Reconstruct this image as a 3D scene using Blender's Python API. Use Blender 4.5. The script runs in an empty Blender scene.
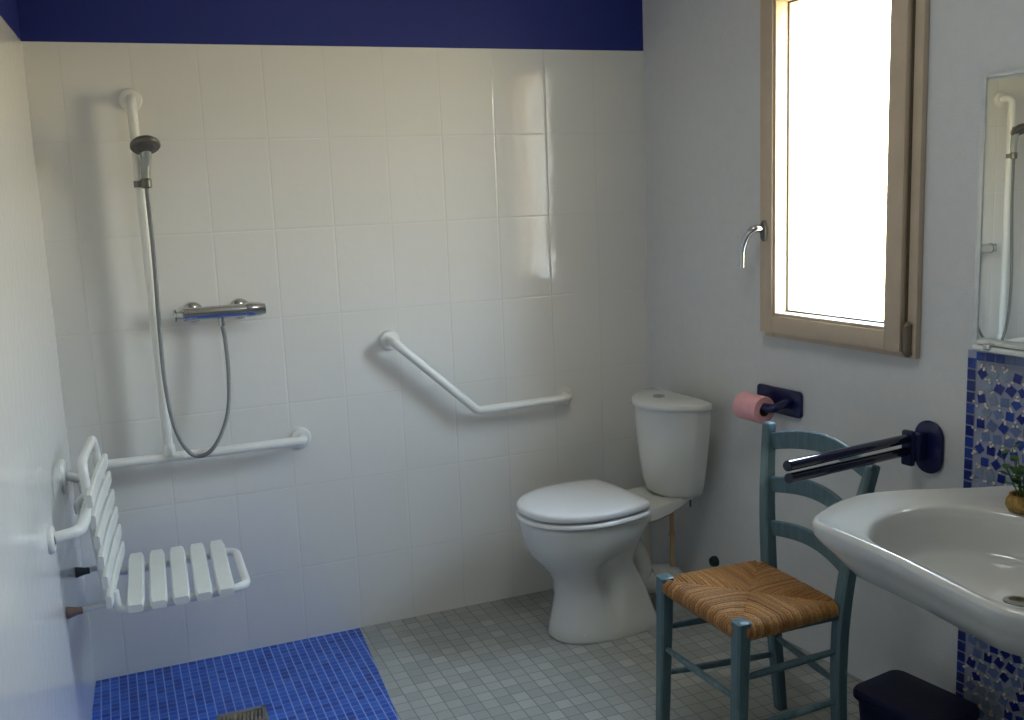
import bpy, bmesh, math, random
from mathutils import Vector, Matrix
random.seed(7)
SC = bpy.context.scene
COL = SC.collection
V = Vector
# ---------------------------------------------------------------- camera
cam_data = bpy.data.cameras.new('camera')
cam = bpy.data.objects.new('camera', cam_data); COL.objects.link(cam)
cam_data.sensor_width = 36.0; cam_data.lens = 1001.875 / 1024 * 36.0
cam_data.clip_start = 0.02
right = V((0.92507912, -0.37767598, -0.03986821)); down = V((-0.09938675, -0.1394349, -0.98523103)); fwd = V((0.36653907, 0.91537903, -0.1665243))
m = Matrix.Identity(4)
for i in range(3):
    m[i][0] = right[i]; m[i][1] = -down[i]; m[i][2] = -fwd[i]
m.translation = V((0.06567, -3.40878, 1.54444))
cam.matrix_world = m
SC.camera = cam
# ---------------------------------------------------------------- exposure, world
SC.view_settings.view_transform = 'Standard'
SC.view_settings.look = 'None'
SC.view_settings.gamma = 1.0
SC.view_settings.use_curve_mapping = False
SC.view_settings.exposure = 0.68
SKY_STRENGTH = 17.0
w = bpy.data.worlds.new('overcast_sky'); SC.world = w; w.use_nodes = True
nt = w.node_tree; nt.nodes.clear()
out = nt.nodes.new('ShaderNodeOutputWorld'); bg = nt.nodes.new('ShaderNodeBackground')
tc = nt.nodes.new('ShaderNodeTexCoord'); sx = nt.nodes.new('ShaderNodeSeparateXYZ'); rp = nt.nodes.new('ShaderNodeValToRGB')
mp = nt.nodes.new('ShaderNodeMapRange'); mp.inputs['From Min'].default_value = -1; mp.inputs['From Max'].default_value = 1
nt.links.new(tc.outputs['Generated'], sx.inputs[0]); nt.links.new(sx.outputs['Z'], mp.inputs['Value']); nt.links.new(mp.outputs[0], rp.inputs[0])
cr = rp.color_ramp   # sunlit ground below the horizon, cool overcast above it
cr.elements[0].position = 0.0; cr.elements[0].color = (0.34, 0.27, 0.15, 1)
cr.elements[1].position = 1.0; cr.elements[1].color = (0.66, 0.92, 1.30, 1)
for p, c in ((0.42, (0.62, 0.48, 0.23, 1)), (0.50, (0.98, 0.80, 0.46, 1)), (0.56, (0.95, 0.97, 0.97, 1)), (0.72, (0.80, 1.0, 1.26, 1))):
    e = cr.elements.new(p); e.color = c
nt.links.new(rp.outputs[0], bg.inputs['Color']); bg.inputs['Strength'].default_value = SKY_STRENGTH
nt.links.new(bg.outputs[0], out.inputs['Surface'])
# ---------------------------------------------------------------- frames of the two side walls
XR, XL = 2.0098552, -0.0983804
DR = V((0.0963780, -0.9953448, 0)); NR = V((-0.9953448, -0.0963780, 0))     # right wall: along it (towards the camera), into the room
DL = V((-0.0469343, -0.9988980, 0)); NL = V((0.9988980, -0.0469343, 0))    # left wall
def RW(s, o, z): return V((XR, 0, z)) + DR * s + NR * o
def LW(s, o, z): return V((XL, 0, z)) + DL * s + NL * o
ZTOP = 2.04; ZC = 2.55; YR = -4.2
# portal: helps the renderer find the daylight that comes through the window
pd = bpy.data.lights.new('window_portal', 'AREA'); pd.shape = 'RECTANGLE'; pd.size = 0.50; pd.size_y = 1.0; pd.energy = 1
pd.cycles.is_portal = True
po = bpy.data.objects.new('window_portal', pd); COL.objects.link(po)
pc = RW(0.94, -0.215, 1.605)
zz = -NR; yy = V((0, 0, 1)); xx = yy.cross(zz)
pm = Matrix.Identity(4)
for i in range(3): pm[i][0] = xx[i]; pm[i][1] = yy[i]; pm[i][2] = zz[i]
pm.translation = pc; po.matrix_world = pm
# unseen fill light, added below the ceiling to lift the right wall
FILL_POWER = 4.0
ld = bpy.data.lights.new('fill_light', 'AREA'); ld.shape = 'DISK'; ld.size = 0.5; ld.energy = FILL_POWER; ld.color = (0.93, 0.98, 0.95)
lo = bpy.data.objects.new('fill_light', ld); COL.objects.link(lo); lo.location = (1.0, -1.75, 2.50)

# ---------------------------------------------------------------- node helpers
class NB:
    def __init__(s, name):
        s.m = bpy.data.materials.new(name); s.m.use_nodes = True; s.t = s.m.node_tree
        s.b = s.t.nodes['Principled BSDF']
    def n(s, typ, **kw):
        nd = s.t.nodes.new(typ)
        for k, v in kw.items(): setattr(nd, k, v)
        return nd
    def l(s, a, b): s.t.links.new(a, b)
    def val(s, sock, v):
        if hasattr(v, 'is_output'): s.l(v, sock)
        else: sock.default_value = v
    def math(s, op, a, b=0.0, c=0.0):
        nd = s.n('ShaderNodeMath', operation=op); s.val(nd.inputs[0], a); s.val(nd.inputs[1], b); s.val(nd.inputs[2], c); return nd.outputs[0]
    def rng(s, v, a, b, c=0.0, d=1.0):
        nd = s.n('ShaderNodeMapRange'); s.val(nd.inputs[0], v); nd.inputs[1].default_value = a; nd.inputs[2].default_value = b; nd.inputs[3].default_value = c; nd.inputs[4].default_value = d; return nd.outputs[0]
    def mix(s, f, a, b):
        nd = s.n('ShaderNodeMix', data_type='RGBA'); s.val(nd.inputs[0], f)
        for i, v in ((6, a), (7, b)):
            if hasattr(v, 'is_output'): s.l(v, nd.inputs[i])
            else: nd.inputs[i].default_value = (*v, 1) if len(v) == 3 else v
        return nd.outputs[2]
    def noise(s, vec, scale, detail=2.0, rough=0.5):
        nd = s.n('ShaderNodeTexNoise'); 
        if vec is not None: s.l(vec, nd.inputs['Vector'])
        nd.inputs['Scale'].default_value = scale; nd.inputs['Detail'].default_value = detail; nd.inputs['Roughness'].default_value = rough; return nd.outputs[0]
    def bump(s, h, strength=1.0, dist=1.0):
        nd = s.n('ShaderNodeBump'); nd.inputs['Strength'].default_value = strength; nd.inputs['Distance'].default_value = dist; s.l(h, nd.inputs['Height']); s.l(nd.outputs[0], s.b.inputs['Normal'])
    def obj(s): return s.n('ShaderNodeTexCoord').outputs['Object']
def plain(name, col, rough=0.4, metal=0.0, noise=0.06, nscale=30, bump=0.0, coat=0.0, spec=0.5, bscale=200):
    b = NB(name); o = b.obj(); n = b.noise(o, nscale, 3)
    f = b.rng(n, 0.3, 0.7)
    b.l(b.mix(f, tuple(c * (1 - noise) for c in col), tuple(min(1, c * (1 + noise)) for c in col)), b.b.inputs['Base Color'])
    b.b.inputs['Roughness'].default_value = rough; b.b.inputs['Metallic'].default_value = metal
    b.b.inputs['Coat Weight'].default_value = coat; b.b.inputs['Coat Roughness'].default_value = 0.06; b.b.inputs['Specular IOR Level'].default_value = spec
    if bump: b.bump(b.noise(o, bscale, 2), 1.0, bump)
    return b.m
def tiled(name, tw, th, joint, col, joint_col, u0=0.0, v0=0.0, var=0.03, rough=0.09, cols=None, top=None, top_col=None, wavy=0.00025, edge=0.004, jrough=0.6, rim=0.0006, vj=1.0, tilt=0.0, fine=0.0):
    b = NB(name); uv = b.n('ShaderNodeUVMap').outputs[0]
    sp = b.n('ShaderNodeSeparateXYZ'); b.l(uv, sp.inputs[0]); u = b.math('SUBTRACT', sp.outputs[0], u0); v = b.math('SUBTRACT', sp.outputs[1], v0)
    du = b.math('PINGPONG', u, tw / 2); dv = b.math('PINGPONG', v, th / 2); d = b.math('MINIMUM', du, b.math('DIVIDE', dv, vj))
    mask = b.rng(d, joint * 0.35, joint * 0.65)
    cx = b.n('ShaderNodeCombineXYZ'); b.l(b.math('FLOOR', b.math('DIVIDE', u, tw)), cx.inputs[0]); b.l(b.math('FLOOR', b.math('DIVIDE', v, th)), cx.inputs[1])
    wn = b.n('ShaderNodeTexWhiteNoise', noise_dimensions='3D'); b.l(cx.outputs[0], wn.inputs['Vector'])
    sc = b.n('ShaderNodeMapping'); b.l(uv, sc.inputs[0])
    if cols:
        r = b.n('ShaderNodeValToRGB'); el = r.color_ramp.elements
        el[0].position = 0; el[0].color = (*cols[0], 1); el[1].position = 1; el[1].color = (*cols[-1], 1)
        for i, c in enumerate(cols[1:-1]): e = el.new((i + 1) / (len(cols) - 1)); e.color = (*c, 1)
        mixv = b.math('ADD', b.math('MULTIPLY', wn.outputs[0], 0.75), b.math('MULTIPLY', b.noise(uv, 60, 3), 0.25))
        b.l(mixv, r.inputs[0]); tile = r.outputs[0]
    else:
        tile = b.mix(wn.outputs[0], tuple(c * (1 - var) for c in col), col)
    c = b.mix(mask, joint_col, tile)
    rr = b.rng(mask, 0, 1, jrough, rough)
    h = b.math('ADD', b.math('MULTIPLY', b.rng(d, joint * 0.3, joint * 0.3 + edge), rim), b.math('MULTIPLY', b.noise(uv, 24, 1), wavy * 2))
    if tilt:      # tiles are not laid perfectly flush: each column leans a little
        k = b.math('FLOOR', b.math('DIVIDE', u, tw)); lean = b.math('SINE', b.math('ADD', b.math('MULTIPLY', k, 0.7), -1.5708 - 5.25))
        h = b.math('ADD', h, b.math('MULTIPLY', b.math('MULTIPLY', lean, tilt), b.math('SUBTRACT', u, b.math('MULTIPLY', b.math('ADD', k, .5), tw))))
    if fine: h = b.math('ADD', h, b.math('MULTIPLY', b.noise(uv, 70, 2), fine))
    if top is not None:
        up = b.math('GREATER_THAN', sp.outputs[1], top)
        c = b.mix(up, c, top_col); rr = b.math('ADD', b.math('MULTIPLY', rr, b.math('SUBTRACT', 1.0, up)), b.math('MULTIPLY', up, 0.55))
        h = b.math('MULTIPLY', h, b.math('SUBTRACT', 1.0, up))
    b.l(c, b.b.inputs['Base Color']); b.l(rr, b.b.inputs['Roughness'])
    b.bump(h, 1.0, 1.0)
    return b.m
# ---------------------------------------------------------------- mesh builder
class MB:
    def __init__(s): s.bm = bmesh.new(); s.uv = s.bm.loops.layers.uv.new('UVMap'); s.mi = 0
    def face(s, vs, uvs=None):
        try: f = s.bm.faces.new(vs)
        except ValueError: return None
        f.material_index = s.mi
        if uvs:
            for lp, u in zip(f.loops, uvs): lp[s.uv].uv = u
        return f
    def poly(s, pts, uvs=None): return s.face([s.bm.verts.new(p) for p in pts], uvs)
    def loft(s, rings, closed=True, cap0=True, cap1=True):
        R = [[s.bm.verts.new(p) for p in r] for r in rings]; n = len(R[0])
        for a, b in zip(R, R[1:]):
            for i in range(n if closed else n - 1):
                j = (i + 1) % n; s.face([a[i], a[j], b[j], b[i]])
        if cap0: s.face(list(reversed(R[0])))
        if cap1: s.face(R[-1])
        return R
    def box(s, o, ax, ay, az, bevel=0.0, seg=2):
        """box with centre o and full edge vectors ax, ay, az"""
        vs = [s.bm.verts.new(o + ax * i + ay * j + az * k) for i in (-.5, .5) for j in (-.5, .5) for k in (-.5, .5)]
        fs = []
        for q in ((0, 1, 3, 2), (4, 6, 7, 5), (0, 4, 5, 1), (2, 3, 7, 6), (0, 2, 6, 4), (1, 5, 7, 3)):
            fs.append(s.face([vs[i] for i in q]))
        if bevel > 0:
            es = {e for f in fs for e in f.edges}
            bmesh.ops.bevel(s.bm, geom=list(es), offset=bevel, segments=seg, affect='EDGES', profile=0.5)
    def tube(s, pts, r, n=16, radii=None, caps=True):
        pts = [V(p) for p in pts]; rings = []
        t0 = (pts[1] - pts[0]).normalized(); up = V((0, 0, 1)) if abs(t0.z) < .9 else V((0, 1, 0))
        a = t0.cross(up).normalized()
        for i, p in enumerate(pts):
            t = (pts[min(i + 1, len(pts) - 1)] - pts[max(i - 1, 0)]).normalized()
            a = (a - t * a.dot(t)).normalized(); b = t.cross(a); rr = radii[i] if radii else r
            rings.append([p + (a * math.cos(k * 2 * math.pi / n) + b * math.sin(k * 2 * math.pi / n)) * rr for k in range(n)])
        s.loft(rings, cap0=caps, cap1=caps)
    def lathe(s, c, axis, prof, n=32, sx=1.0, ref=None):
        """prof: (distance along the axis, radius)"""
        axis = V(axis).normalized(); ref = V(ref) if ref else (V((0, 0, 1)) if abs(axis.z) < .9 else V((1, 0, 0)))
        a = axis.cross(ref).normalized(); b = axis.cross(a)
        s.loft([[V(c) + axis * h + (a * math.cos(k * 2 * math.pi / n) * sx + b * math.sin(k * 2 * math.pi / n)) * max(r, 1e-4) for k in range(n)] for h, r in prof])
    def slab(s, outline, ax, thick, bev=0.004):
        """closed outline (3-D points in one plane) given a thickness along ax, with eased edges"""
        ax = V(ax).normalized(); c = sum((V(p) for p in outline), V((0, 0, 0))) / len(outline)
        def ins(d): return [V(p) + (c - V(p)).normalized() * d for p in outline]
        rings = [[p for p in ins(bev)], [p + ax * bev * .35 for p in ins(bev * .3)], [p + ax * bev for p in ins(0)],
                 [p + ax * (thick - bev) for p in ins(0)], [p + ax * (thick - bev * .35) for p in ins(bev * .3)], [p + ax * thick for p in ins(bev)]]
        s.loft(rings)
    def build(s, name, mat, parent=None, origin=None, sharp=42, smooth=True):
        bmesh.ops.recalc_face_normals(s.bm, faces=s.bm.faces[:])
        if smooth:
            for f in s.bm.faces: f.smooth = True
            for e in s.bm.edges:
                if len(e.link_faces) == 2 and e.calc_face_angle(0) > math.radians(sharp): e.smooth = False
        me = bpy.data.meshes.new(name)
        og = V(origin) if origin is not None else (world_origin(parent) if parent else V((0, 0, 0)))
        for v in s.bm.verts: v.co -= og
        s.bm.to_mesh(me); s.bm.free()
        for q in (mat if isinstance(mat, (list, tuple)) else [mat]): me.materials.append(q)
        o = bpy.data.objects.new(name, me); COL.objects.link(o)
        if parent: o.parent = parent; o.location = og - world_origin(parent)
        else: o.location = og
        ORI[o.name] = og
        return o
ORI = {}
def world_origin(o): return ORI[o.name]
def thing(name, loc, label, cat, group=None):
    o = bpy.data.objects.new(name, None); COL.objects.link(o); o.location = loc; o.empty_display_size = 0.05
    ORI[o.name] = V(loc); return tag(o, label, cat, group)
def tag(o, label=None, cat=None, group=None, kind=None):
    if label: o['label'] = label
    if cat: o['category'] = cat
    if group: o['group'] = group
    if kind: o['kind'] = kind
    return o
def fillet(pts, r, n=8):
    """rounds the inner corners of a polyline"""
    pts = [V(p) for p in pts]; res = [pts[0]]
    for i in range(1, len(pts) - 1):
        p, a, b = pts[i], (pts[i - 1] - pts[i]), (pts[i + 1] - pts[i])
        ang = a.angle(b); d = min(r / math.tan(ang / 2), a.length * .48, b.length * .48)
        p0, p1 = p + a.normalized() * d, p + b.normalized() * d
        for k in range(n + 1):
            t = k / n; res.append(p0 * (1 - t) ** 2 + p * 2 * t * (1 - t) + p1 * t * t)
    res.append(pts[-1]); return res
def spline(pts, n=10, closed=False):
    P = [V(p) for p in pts]; N = len(P); res = []
    for i in range(N if closed else N - 1):
        if closed: p0, p1, p2, p3 = P[i - 1], P[i], P[(i + 1) % N], P[(i + 2) % N]
        else: p0, p1, p2, p3 = P[max(i - 1, 0)], P[i], P[i + 1], P[min(i + 2, N - 1)]
        for k in range(n):
            t = k / n
            res.append(0.5 * ((2 * p1) + (p2 - p0) * t + (2 * p0 - 5 * p1 + 4 * p2 - p3) * t * t + (3 * p1 - p0 - 3 * p2 + p3) * t ** 3))
    if not closed: res.append(P[-1])
    return res
def sstep(x): x = max(0, min(1, x)); return x * x * (3 - 2 * x)

# ---------------------------------------------------------------- materials
NAVY_PAINT = (0.007, 0.019, 0.20)
M_wall_tile = tiled('white_wall_tiles', 0.2, 0.29566, 0.0024, (0.80, 0.79, 0.755), (0.72, 0.705, 0.67), 0, -0.02974, 0.025, 0.05, tilt=.045, fine=.00007, top=ZTOP, top_col=NAVY_PAINT)
M_left_tile = tiled('white_wall_tiles_left', 0.2, 0.29566, 0.0020, (0.79, 0.79, 0.765), (0.785, 0.78, 0.76), 0.085, -0.02974, 0.006, 0.14, jrough=.14, rim=.00005, top=ZTOP, top_col=NAVY_PAINT)
M_blue = tiled('blue_glass_mosaic', 0.0275, 0.0275, 0.0036, (0, 0, 0), (0.20, 0.32, 0.72), 0.0, 0.0, vj=.45, rough=0.22, edge=0.002, wavy=0.0001, rim=0.0004,
               cols=[(0.006, 0.028, 0.24), (0.016, 0.075, 0.44), (0.024, 0.105, 0.54), (0.045, 0.16, 0.62)])
M_grey = tiled('grey_stone_mosaic', 0.05, 0.05, 0.0035, (0, 0, 0), (0.22, 0.225, 0.22), 0.0, 0.0, rough=0.42, edge=0.003, wavy=0.0006, rim=0.0006,
               cols=[(0.29, 0.31, 0.30), (0.33, 0.35, 0.34), (0.38, 0.40, 0.39), (0.45, 0.47, 0.45)])
M_paint = plain('white_wall_paint', (0.66, 0.67, 0.68), 0.6, noise=0.02, bump=0.0008, bscale=160)
M_ceil = plain('white_ceiling_paint', (0.75, 0.75, 0.75), 0.8)
M_ceramic = plain('white_glazed_ceramic', (0.66, 0.67, 0.65), 0.10, coat=0.4, noise=0.01, nscale=6)
M_lid = plain('white_gloss_plastic', (0.80, 0.81, 0.82), 0.16, noise=0.01)
M_wplast = plain('white_nylon_plastic', (0.80, 0.80, 0.77), 0.28, noise=0.015)
M_slat = plain('white_seat_plastic', (0.78, 0.79, 0.75), 0.42, noise=0.02, bump=0.0003)
M_chrome = plain('polished_chrome', (0.55, 0.56, 0.57), 0.14, 1.0, noise=0.03)
M_dchrome = plain('grey_metallic_handset', (0.17, 0.16, 0.15), 0.35, 0.6, noise=0.1)
M_clear = plain('grey_translucent_handle', (0.34, 0.37, 0.36), 0.25, 0.2)
M_dark = plain('dark_nozzle_rubber', (0.09, 0.08, 0.075), 0.5)
M_navy = plain('navy_nylon_plastic', (0.008, 0.012, 0.075), 0.22, noise=0.1)
M_navymetal = plain('navy_coated_tube', (0.005, 0.006, 0.030), 0.07, noise=0.1)
M_bin = plain('navy_bin_plastic', (0.004, 0.007, 0.040), 0.5, noise=0.1, spec=.25)
M_wood = plain('beige_window_wood', (0.56, 0.45, 0.335), 0.38, noise=0.05, nscale=14)
M_seal = plain('dark_window_seal', (0.10, 0.08, 0.05), 0.6)
M_hinge = plain('brown_hinge_cover', (0.17, 0.14, 0.10), 0.4, 0.2)
M_rubber_b = plain('dark_rubber_foot', (0.06, 0.07, 0.07), 0.6)
M_rubber_r = plain('brown_rubber_foot', (0.28, 0.19, 0.16), 0.6)
M_pink = plain('pink_toilet_paper', (0.82, 0.42, 0.46), 0.85, noise=0.05, bump=0.0006, bscale=90)
M_card = plain('brown_cardboard_core', (0.24, 0.13, 0.10), 0.8)
M_copper = plain('dull_copper_pipe', (0.50, 0.33, 0.18), 0.45, 0.3)
M_pvc = plain('off_white_pvc_pipe', (0.50, 0.51, 0.48), 0.4)
M_black = plain('black_green_plastic', (0.012, 0.03, 0.026), 0.4)
M_steel = plain('brushed_steel_grate', (0.34, 0.35, 0.33), 0.35, 0.9)
M_void = plain('dark_drain_well', (0.01, 0.012, 0.015), 0.7)
M_mirror = plain('mirror_silvering', (0.86, 0.88, 0.86), 0.012, 1.0, noise=0.0)
M_medge = plain('bevelled_mirror_edge', (0.74, 0.77, 0.75), 0.12, 0.2)
M_pot = plain('yellow_woven_pot', (0.34, 0.21, 0.055), 0.7, noise=0.35, nscale=120, bump=0.002)
M_leaf = plain('green_leaf', (0.05, 0.13, 0.025), 0.45, noise=0.35, nscale=60)
def painted_wood():
    b = NB('blue_grey_painted_wood'); o = b.obj()
    mp = b.n('ShaderNodeMapping'); b.l(o, mp.inputs[0]); mp.inputs['Scale'].default_value = (1, 1, .12)
    n = b.noise(mp.outputs[0], 70, 4, .6); n2 = b.noise(o, 9, 2)
    c = b.mix(b.rng(n, .35, .7), (0.070, 0.130, 0.155), (0.105, 0.180, 0.205)); c = b.mix(b.rng(n2, .62, .72), c, (0.16, 0.25, 0.26))
    b.l(c, b.b.inputs['Base Color']); b.b.inputs['Roughness'].default_value = .38; b.bump(n, 1, .0006); return b.m
M_chair = painted_wood()
def rush():
    b = NB('woven_rush'); at = b.n('ShaderNodeAttribute', attribute_name='strand'); o = b.obj()
    r = b.n('ShaderNodeValToRGB'); el = r.color_ramp.elements
    el[0].color = (0.17, 0.070, 0.020, 1); el[1].color = (0.86, 0.50, 0.17, 1); e = el.new(.5); e.color = (0.38, 0.17, 0.045, 1)
    n = b.rng(b.noise(o, 260, 4, .75), .25, .75)
    b.l(b.math('ADD', b.math('MULTIPLY', at.outputs['Fac'], .36), b.math('MULTIPLY', n, .64)), r.inputs[0])
    b.l(r.outputs[0], b.b.inputs['Base Color']); b.b.inputs['Roughness'].default_value = .33; b.bump(n, 1, .0016); return b.m
M_rush = rush()
def hose_mat():
    b = NB('ribbed_chrome_hose'); uv = b.obj(); b.b.inputs['Metallic'].default_value = 1; b.b.inputs['Base Color'].default_value = (.27, .28, .28, 1); b.b.inputs['Roughness'].default_value = .28
    w_ = b.n('ShaderNodeTexWave'); w_.bands_direction = 'Z'; w_.inputs['Scale'].default_value = 60; b.l(uv, w_.inputs[0]); b.bump(w_.outputs[1], 1, .0008); return b.m
M_hose = hose_mat()
def pane_mat():
    b = NB('window_glass'); t = b.t; t.nodes.remove(b.b); tr = b.n('ShaderNodeBsdfTransparent'); g = b.n('ShaderNodeBsdfGlossy'); g.inputs['Roughness'].default_value = 0.02
    lw = b.n('ShaderNodeLayerWeight'); lw.inputs[0].default_value = .5; fa = b.rng(b.math('POWER', lw.outputs['Facing'], 5.0), 0, 1, .03, .8); mx = b.n('ShaderNodeMixShader'); b.l(fa, mx.inputs[0]); b.l(tr.outputs[0], mx.inputs[1]); b.l(g.outputs[0], mx.inputs[2])
    tr.inputs[0].default_value = (.93, .95, .94, 1); b.l(mx.outputs[0], t.nodes['Material Output'].inputs[0]); return b.m
M_pane = pane_mat()

# ================================================================ ROOM
def wall_panel(P, s0, s1, z0, z1, holes, name, mat, thick=0.2):
    """wall in frame P(s, o, z); holes = [(s0, s1, z0, z1)]"""
    b = MB()
    ss = sorted({s0, s1, *[h[0] for h in holes], *[h[1] for h in holes]}); zs = sorted({z0, z1, *[h[2] for h in holes], *[h[3] for h in holes]})
    for a, c in zip(ss, ss[1:]):
        for d, e in zip(zs, zs[1:]):
            if any(h[0] <= a and c <= h[1] and h[2] <= d and e <= h[3] for h in holes): continue
            b.poly([P(a, 0, d), P(c, 0, d), P(c, 0, e), P(a, 0, e)], [(a, d), (c, d), (c, e), (a, e)])
            b.poly([P(a, -thick, d), P(a, -thick, e), P(c, -thick, e), P(c, -thick, d)], [(a, d), (a, e), (c, e), (c, d)])
    for h in holes:
        for (a, d), (c, e) in (((h[0], h[2]), (h[1], h[2])), ((h[1], h[2]), (h[1], h[3])), ((h[1], h[3]), (h[0], h[3])), ((h[0], h[3]), (h[0], h[2]))):
            b.poly([P(a, 0, d), P(c, 0, e), P(c, -thick, e), P(a, -thick, d)])
    for (a, d), (c, e) in (((s0, z0), (s1, z0)), ((s1, z0), (s1, z1)), ((s1, z1), (s0, z1)), ((s0, z1), (s0, z0))):
        b.poly([P(a, 0, d), P(c, 0, e), P(c, -thick, e), P(a, -thick, d)])
    bmesh.ops.remove_doubles(b.bm, verts=b.bm.verts[:], dist=1e-5)
    o = b.build(name, mat, smooth=False); tag(o, kind='structure'); return o
def BW(s, o, z): return V((s, -o, z))
SL, SR = 4.2 / 0.998898, 4.2 / 0.9953448
wall_panel(BW, XL, XR, -0.05, ZC, [], 'wall_back', M_wall_tile)
wall_panel(LW, 0, SL, -0.05, ZC, [], 'wall_left', M_left_tile)
WH = (0.718, 1.250, 1.100, 2.130)
wall_panel(RW, 0, SR, -0.05, ZC, [WH], 'wall_right', M_paint)
def FW(s, o, z): return V((s, YR + o, z))
wall_panel(FW, -0.32, 2.45, -0.05, ZC, [], 'wall_front', M_paint)
b = MB(); b.box(V((1.05, -2.1, ZC + .05)), V((3.2, 0, 0)), V((0, 4.6, 0)), V((0, 0, .1))); tag(b.build('ceiling', M_ceil, smooth=False), kind='structure')
# floor: grey mosaic, with the blue shower area let into the corner
BE0, BE1 = 0.792, 0.655    # x of the blue area's right edge at the back wall / at y = BY
BY = -2.0
def flat(pts, name, mat, z0=-.08, z1=0.0):
    b = MB(); n = len(pts)
    b.poly([V((x, y, z1)) for x, y in pts], [(x, y) for x, y in pts]); b.poly([V((x, y, z0)) for x, y in reversed(pts)])
    for i in range(n):
        (x0, y0), (x1, y1) = pts[i], pts[(i + 1) % n]; b.poly([V((x0, y0, z1)), V((x0, y0, z0)), V((x1, y1, z0)), V((x1, y1, z1))])
    bmesh.ops.remove_doubles(b.bm, verts=b.bm.verts[:], dist=1e-5)
    return tag(b.build(name, mat, smooth=False), kind='structure')
flat([(BE0, 0), (BE1, BY), (-0.30, BY), (-0.36, -4.25), (2.5, -4.25), (XR + .01, 0)], 'floor', M_grey)
DX0, DX1, DY1, DY0 = 0.243, 0.390, -0.420, -0.567    # drain hole
b = MB()
xs = [None, DX0, DX1, None]; ys = [0, DY1, DY0, BY]
def lx(y): return XL + 0.047 * y - .02
def rx(y): return BE0 + (BE1 - BE0) * y / BY
for j in range(3):
    for i in range(3):
        if i == 1 and j == 1: continue
        y0, y1 = ys[j], ys[j + 1]
        q = [(lx(y0) if i == 0 else xs[i], y0), (rx(y0) if i == 2 else xs[i + 1], y0), (rx(y1) if i == 2 else xs[i + 1], y1), (lx(y1) if i == 0 else xs[i], y1)]
        b.poly([V((x, y, 0)) for x, y in q], q)
tag(b.build('floor', M_blue, smooth=False), kind='structure')

# floor drain
dc = V(((DX0 + DX1) / 2, (DY0 + DY1) / 2, 0)); hw = (DX1 - DX0) / 2
dr = thing('floor_drain', (dc.x, dc.y, -.03), 'square steel grate drain set in the blue shower floor', 'drain')
b = MB(); b.box(dc + V((0, 0, -.033)), V((2 * hw, 0, 0)), V((0, 2 * hw, 0)), V((0, 0, .006))); b.build('drain_well', M_void, dr)
b = MB()
for sx_, sy_, ax, ay in ((0, 1, 2 * hw, .012), (0, -1, 2 * hw, .012), (1, 0, .012, 2 * hw), (-1, 0, .012, 2 * hw)):
    b.box(dc + V((sx_ * (hw - .006), sy_ * (hw - .006), -.012)), V((ax, 0, 0)), V((0, ay, 0)), V((0, 0, .028)), .001)
b.build('drain_frame', M_steel, dr)
b = MB()
for k in range(-5, 6):      # slanting slats
    c = dc + V((k * .0118, 0, -.003))
    L = .056
    b.box(c, V((.0052, 0, 0)), V((.018, 2 * L, 0)).normalized() * 2 * (L), V((0, 0, .006)))
b.box(dc + V((0, 0, -.006)), V((2 * hw - .026, 0, 0)), V((0, .006, 0)), V((0, 0, .004)))
b.build('drain_grate', M_steel, dr)

# ================================================================ WINDOW
win = bpy.data.objects.new('window_1', None); COL.objects.link(win); win.location = RW(.97, 0, 1.04); ORI['window_1'] = RW(.97, 0, 1.04); tag(win, kind='structure')
def frame_ring(b, P, s0, s1, z0, z1, w, o0, o1, bev=.003):
    l_, r_, bo, to = w
    def bx(a, c, d, e): b.box(P((a + c) / 2, (o0 + o1) / 2, (d + e) / 2), P(c, 0, 0) - P(a, 0, 0), P(0, o1, 0) - P(0, o0, 0), V((0, 0, e - d)), bev)
    bx(s0, s0 + l_, z0, z1); bx(s1 - r_, s1, z0, z1); bx(s0 + l_, s1 - r_, z0, z0 + bo); bx(s0 + l_, s1 - r_, z1 - to, z1)
b = MB(); frame_ring(b, RW, .689, 1.297, 1.040, 2.165, (.045, .045, .045, .045), .001, .022, .003)
frame_ring(b, RW, .712, 1.256, 1.094, 2.136, (.03, .03, .03, .03), -.07, .0)
b.build('window_frame', M_wood, win)
b = MB(); frame_ring(b, RW, .692, 1.262, 1.058, 2.150, (.056, .054, .056, .056), .0225, .046, .004)
sash = b.build('sash', M_wood, win)
b = MB(); frame_ring(b, RW, .748, 1.208, 1.114, 2.094, (.010, .008, .010, .010), -.018, .040, .002); b.build('glazing_bead', M_wood, sash)
b = MB(); frame_ring(b, RW, .7585, 1.1995, 1.1245, 2.0835, (.004, .004, .004, .004), -.014, -.009, 0); b.build('glazing_seal', M_seal, sash)
b = MB(); b.box(RW(.979, -.014, 1.604), DR * .444, NR * .004, V((0, 0, .962))); b.build('pane', M_pane, sash, smooth=False)
b = MB(); b.tube(fillet([RW(1.274, .022, 1.052), RW(1.274, .030, 1.060), RW(1.274, .030, 1.130), RW(1.274, .024, 1.136)], .004), .0125, 14); b.build('hinge_cover', M_hinge, win)
b = MB(); b.box(RW(1.2655, .024, 1.6), DR * .005, NR * .006, V((0, 0, 1.07))); b.build('sash_gap', M_seal, win)
hd = MB()
hc = RW(.716, .046, 1.385)
hd.loft([[hc + DR * (.014 * k * math.cos(a)) + V((0, 0, .034 * k * math.sin(a))) + NR * h for a in [i * math.pi / 12 for i in range(24)]] for k, h in ((1, 0), (1, .006), (.85, .010))])
h_ = hd.build('window_handle', M_dchrome, sash)
b = MB(); pts = spline([RW(.711, .052, 1.392), RW(.710, .076, 1.394), RW(.700, .090, 1.385), RW(.682, .096, 1.358), RW(.670, .097, 1.320), RW(.668, .097, 1.270)], 6)
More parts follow.
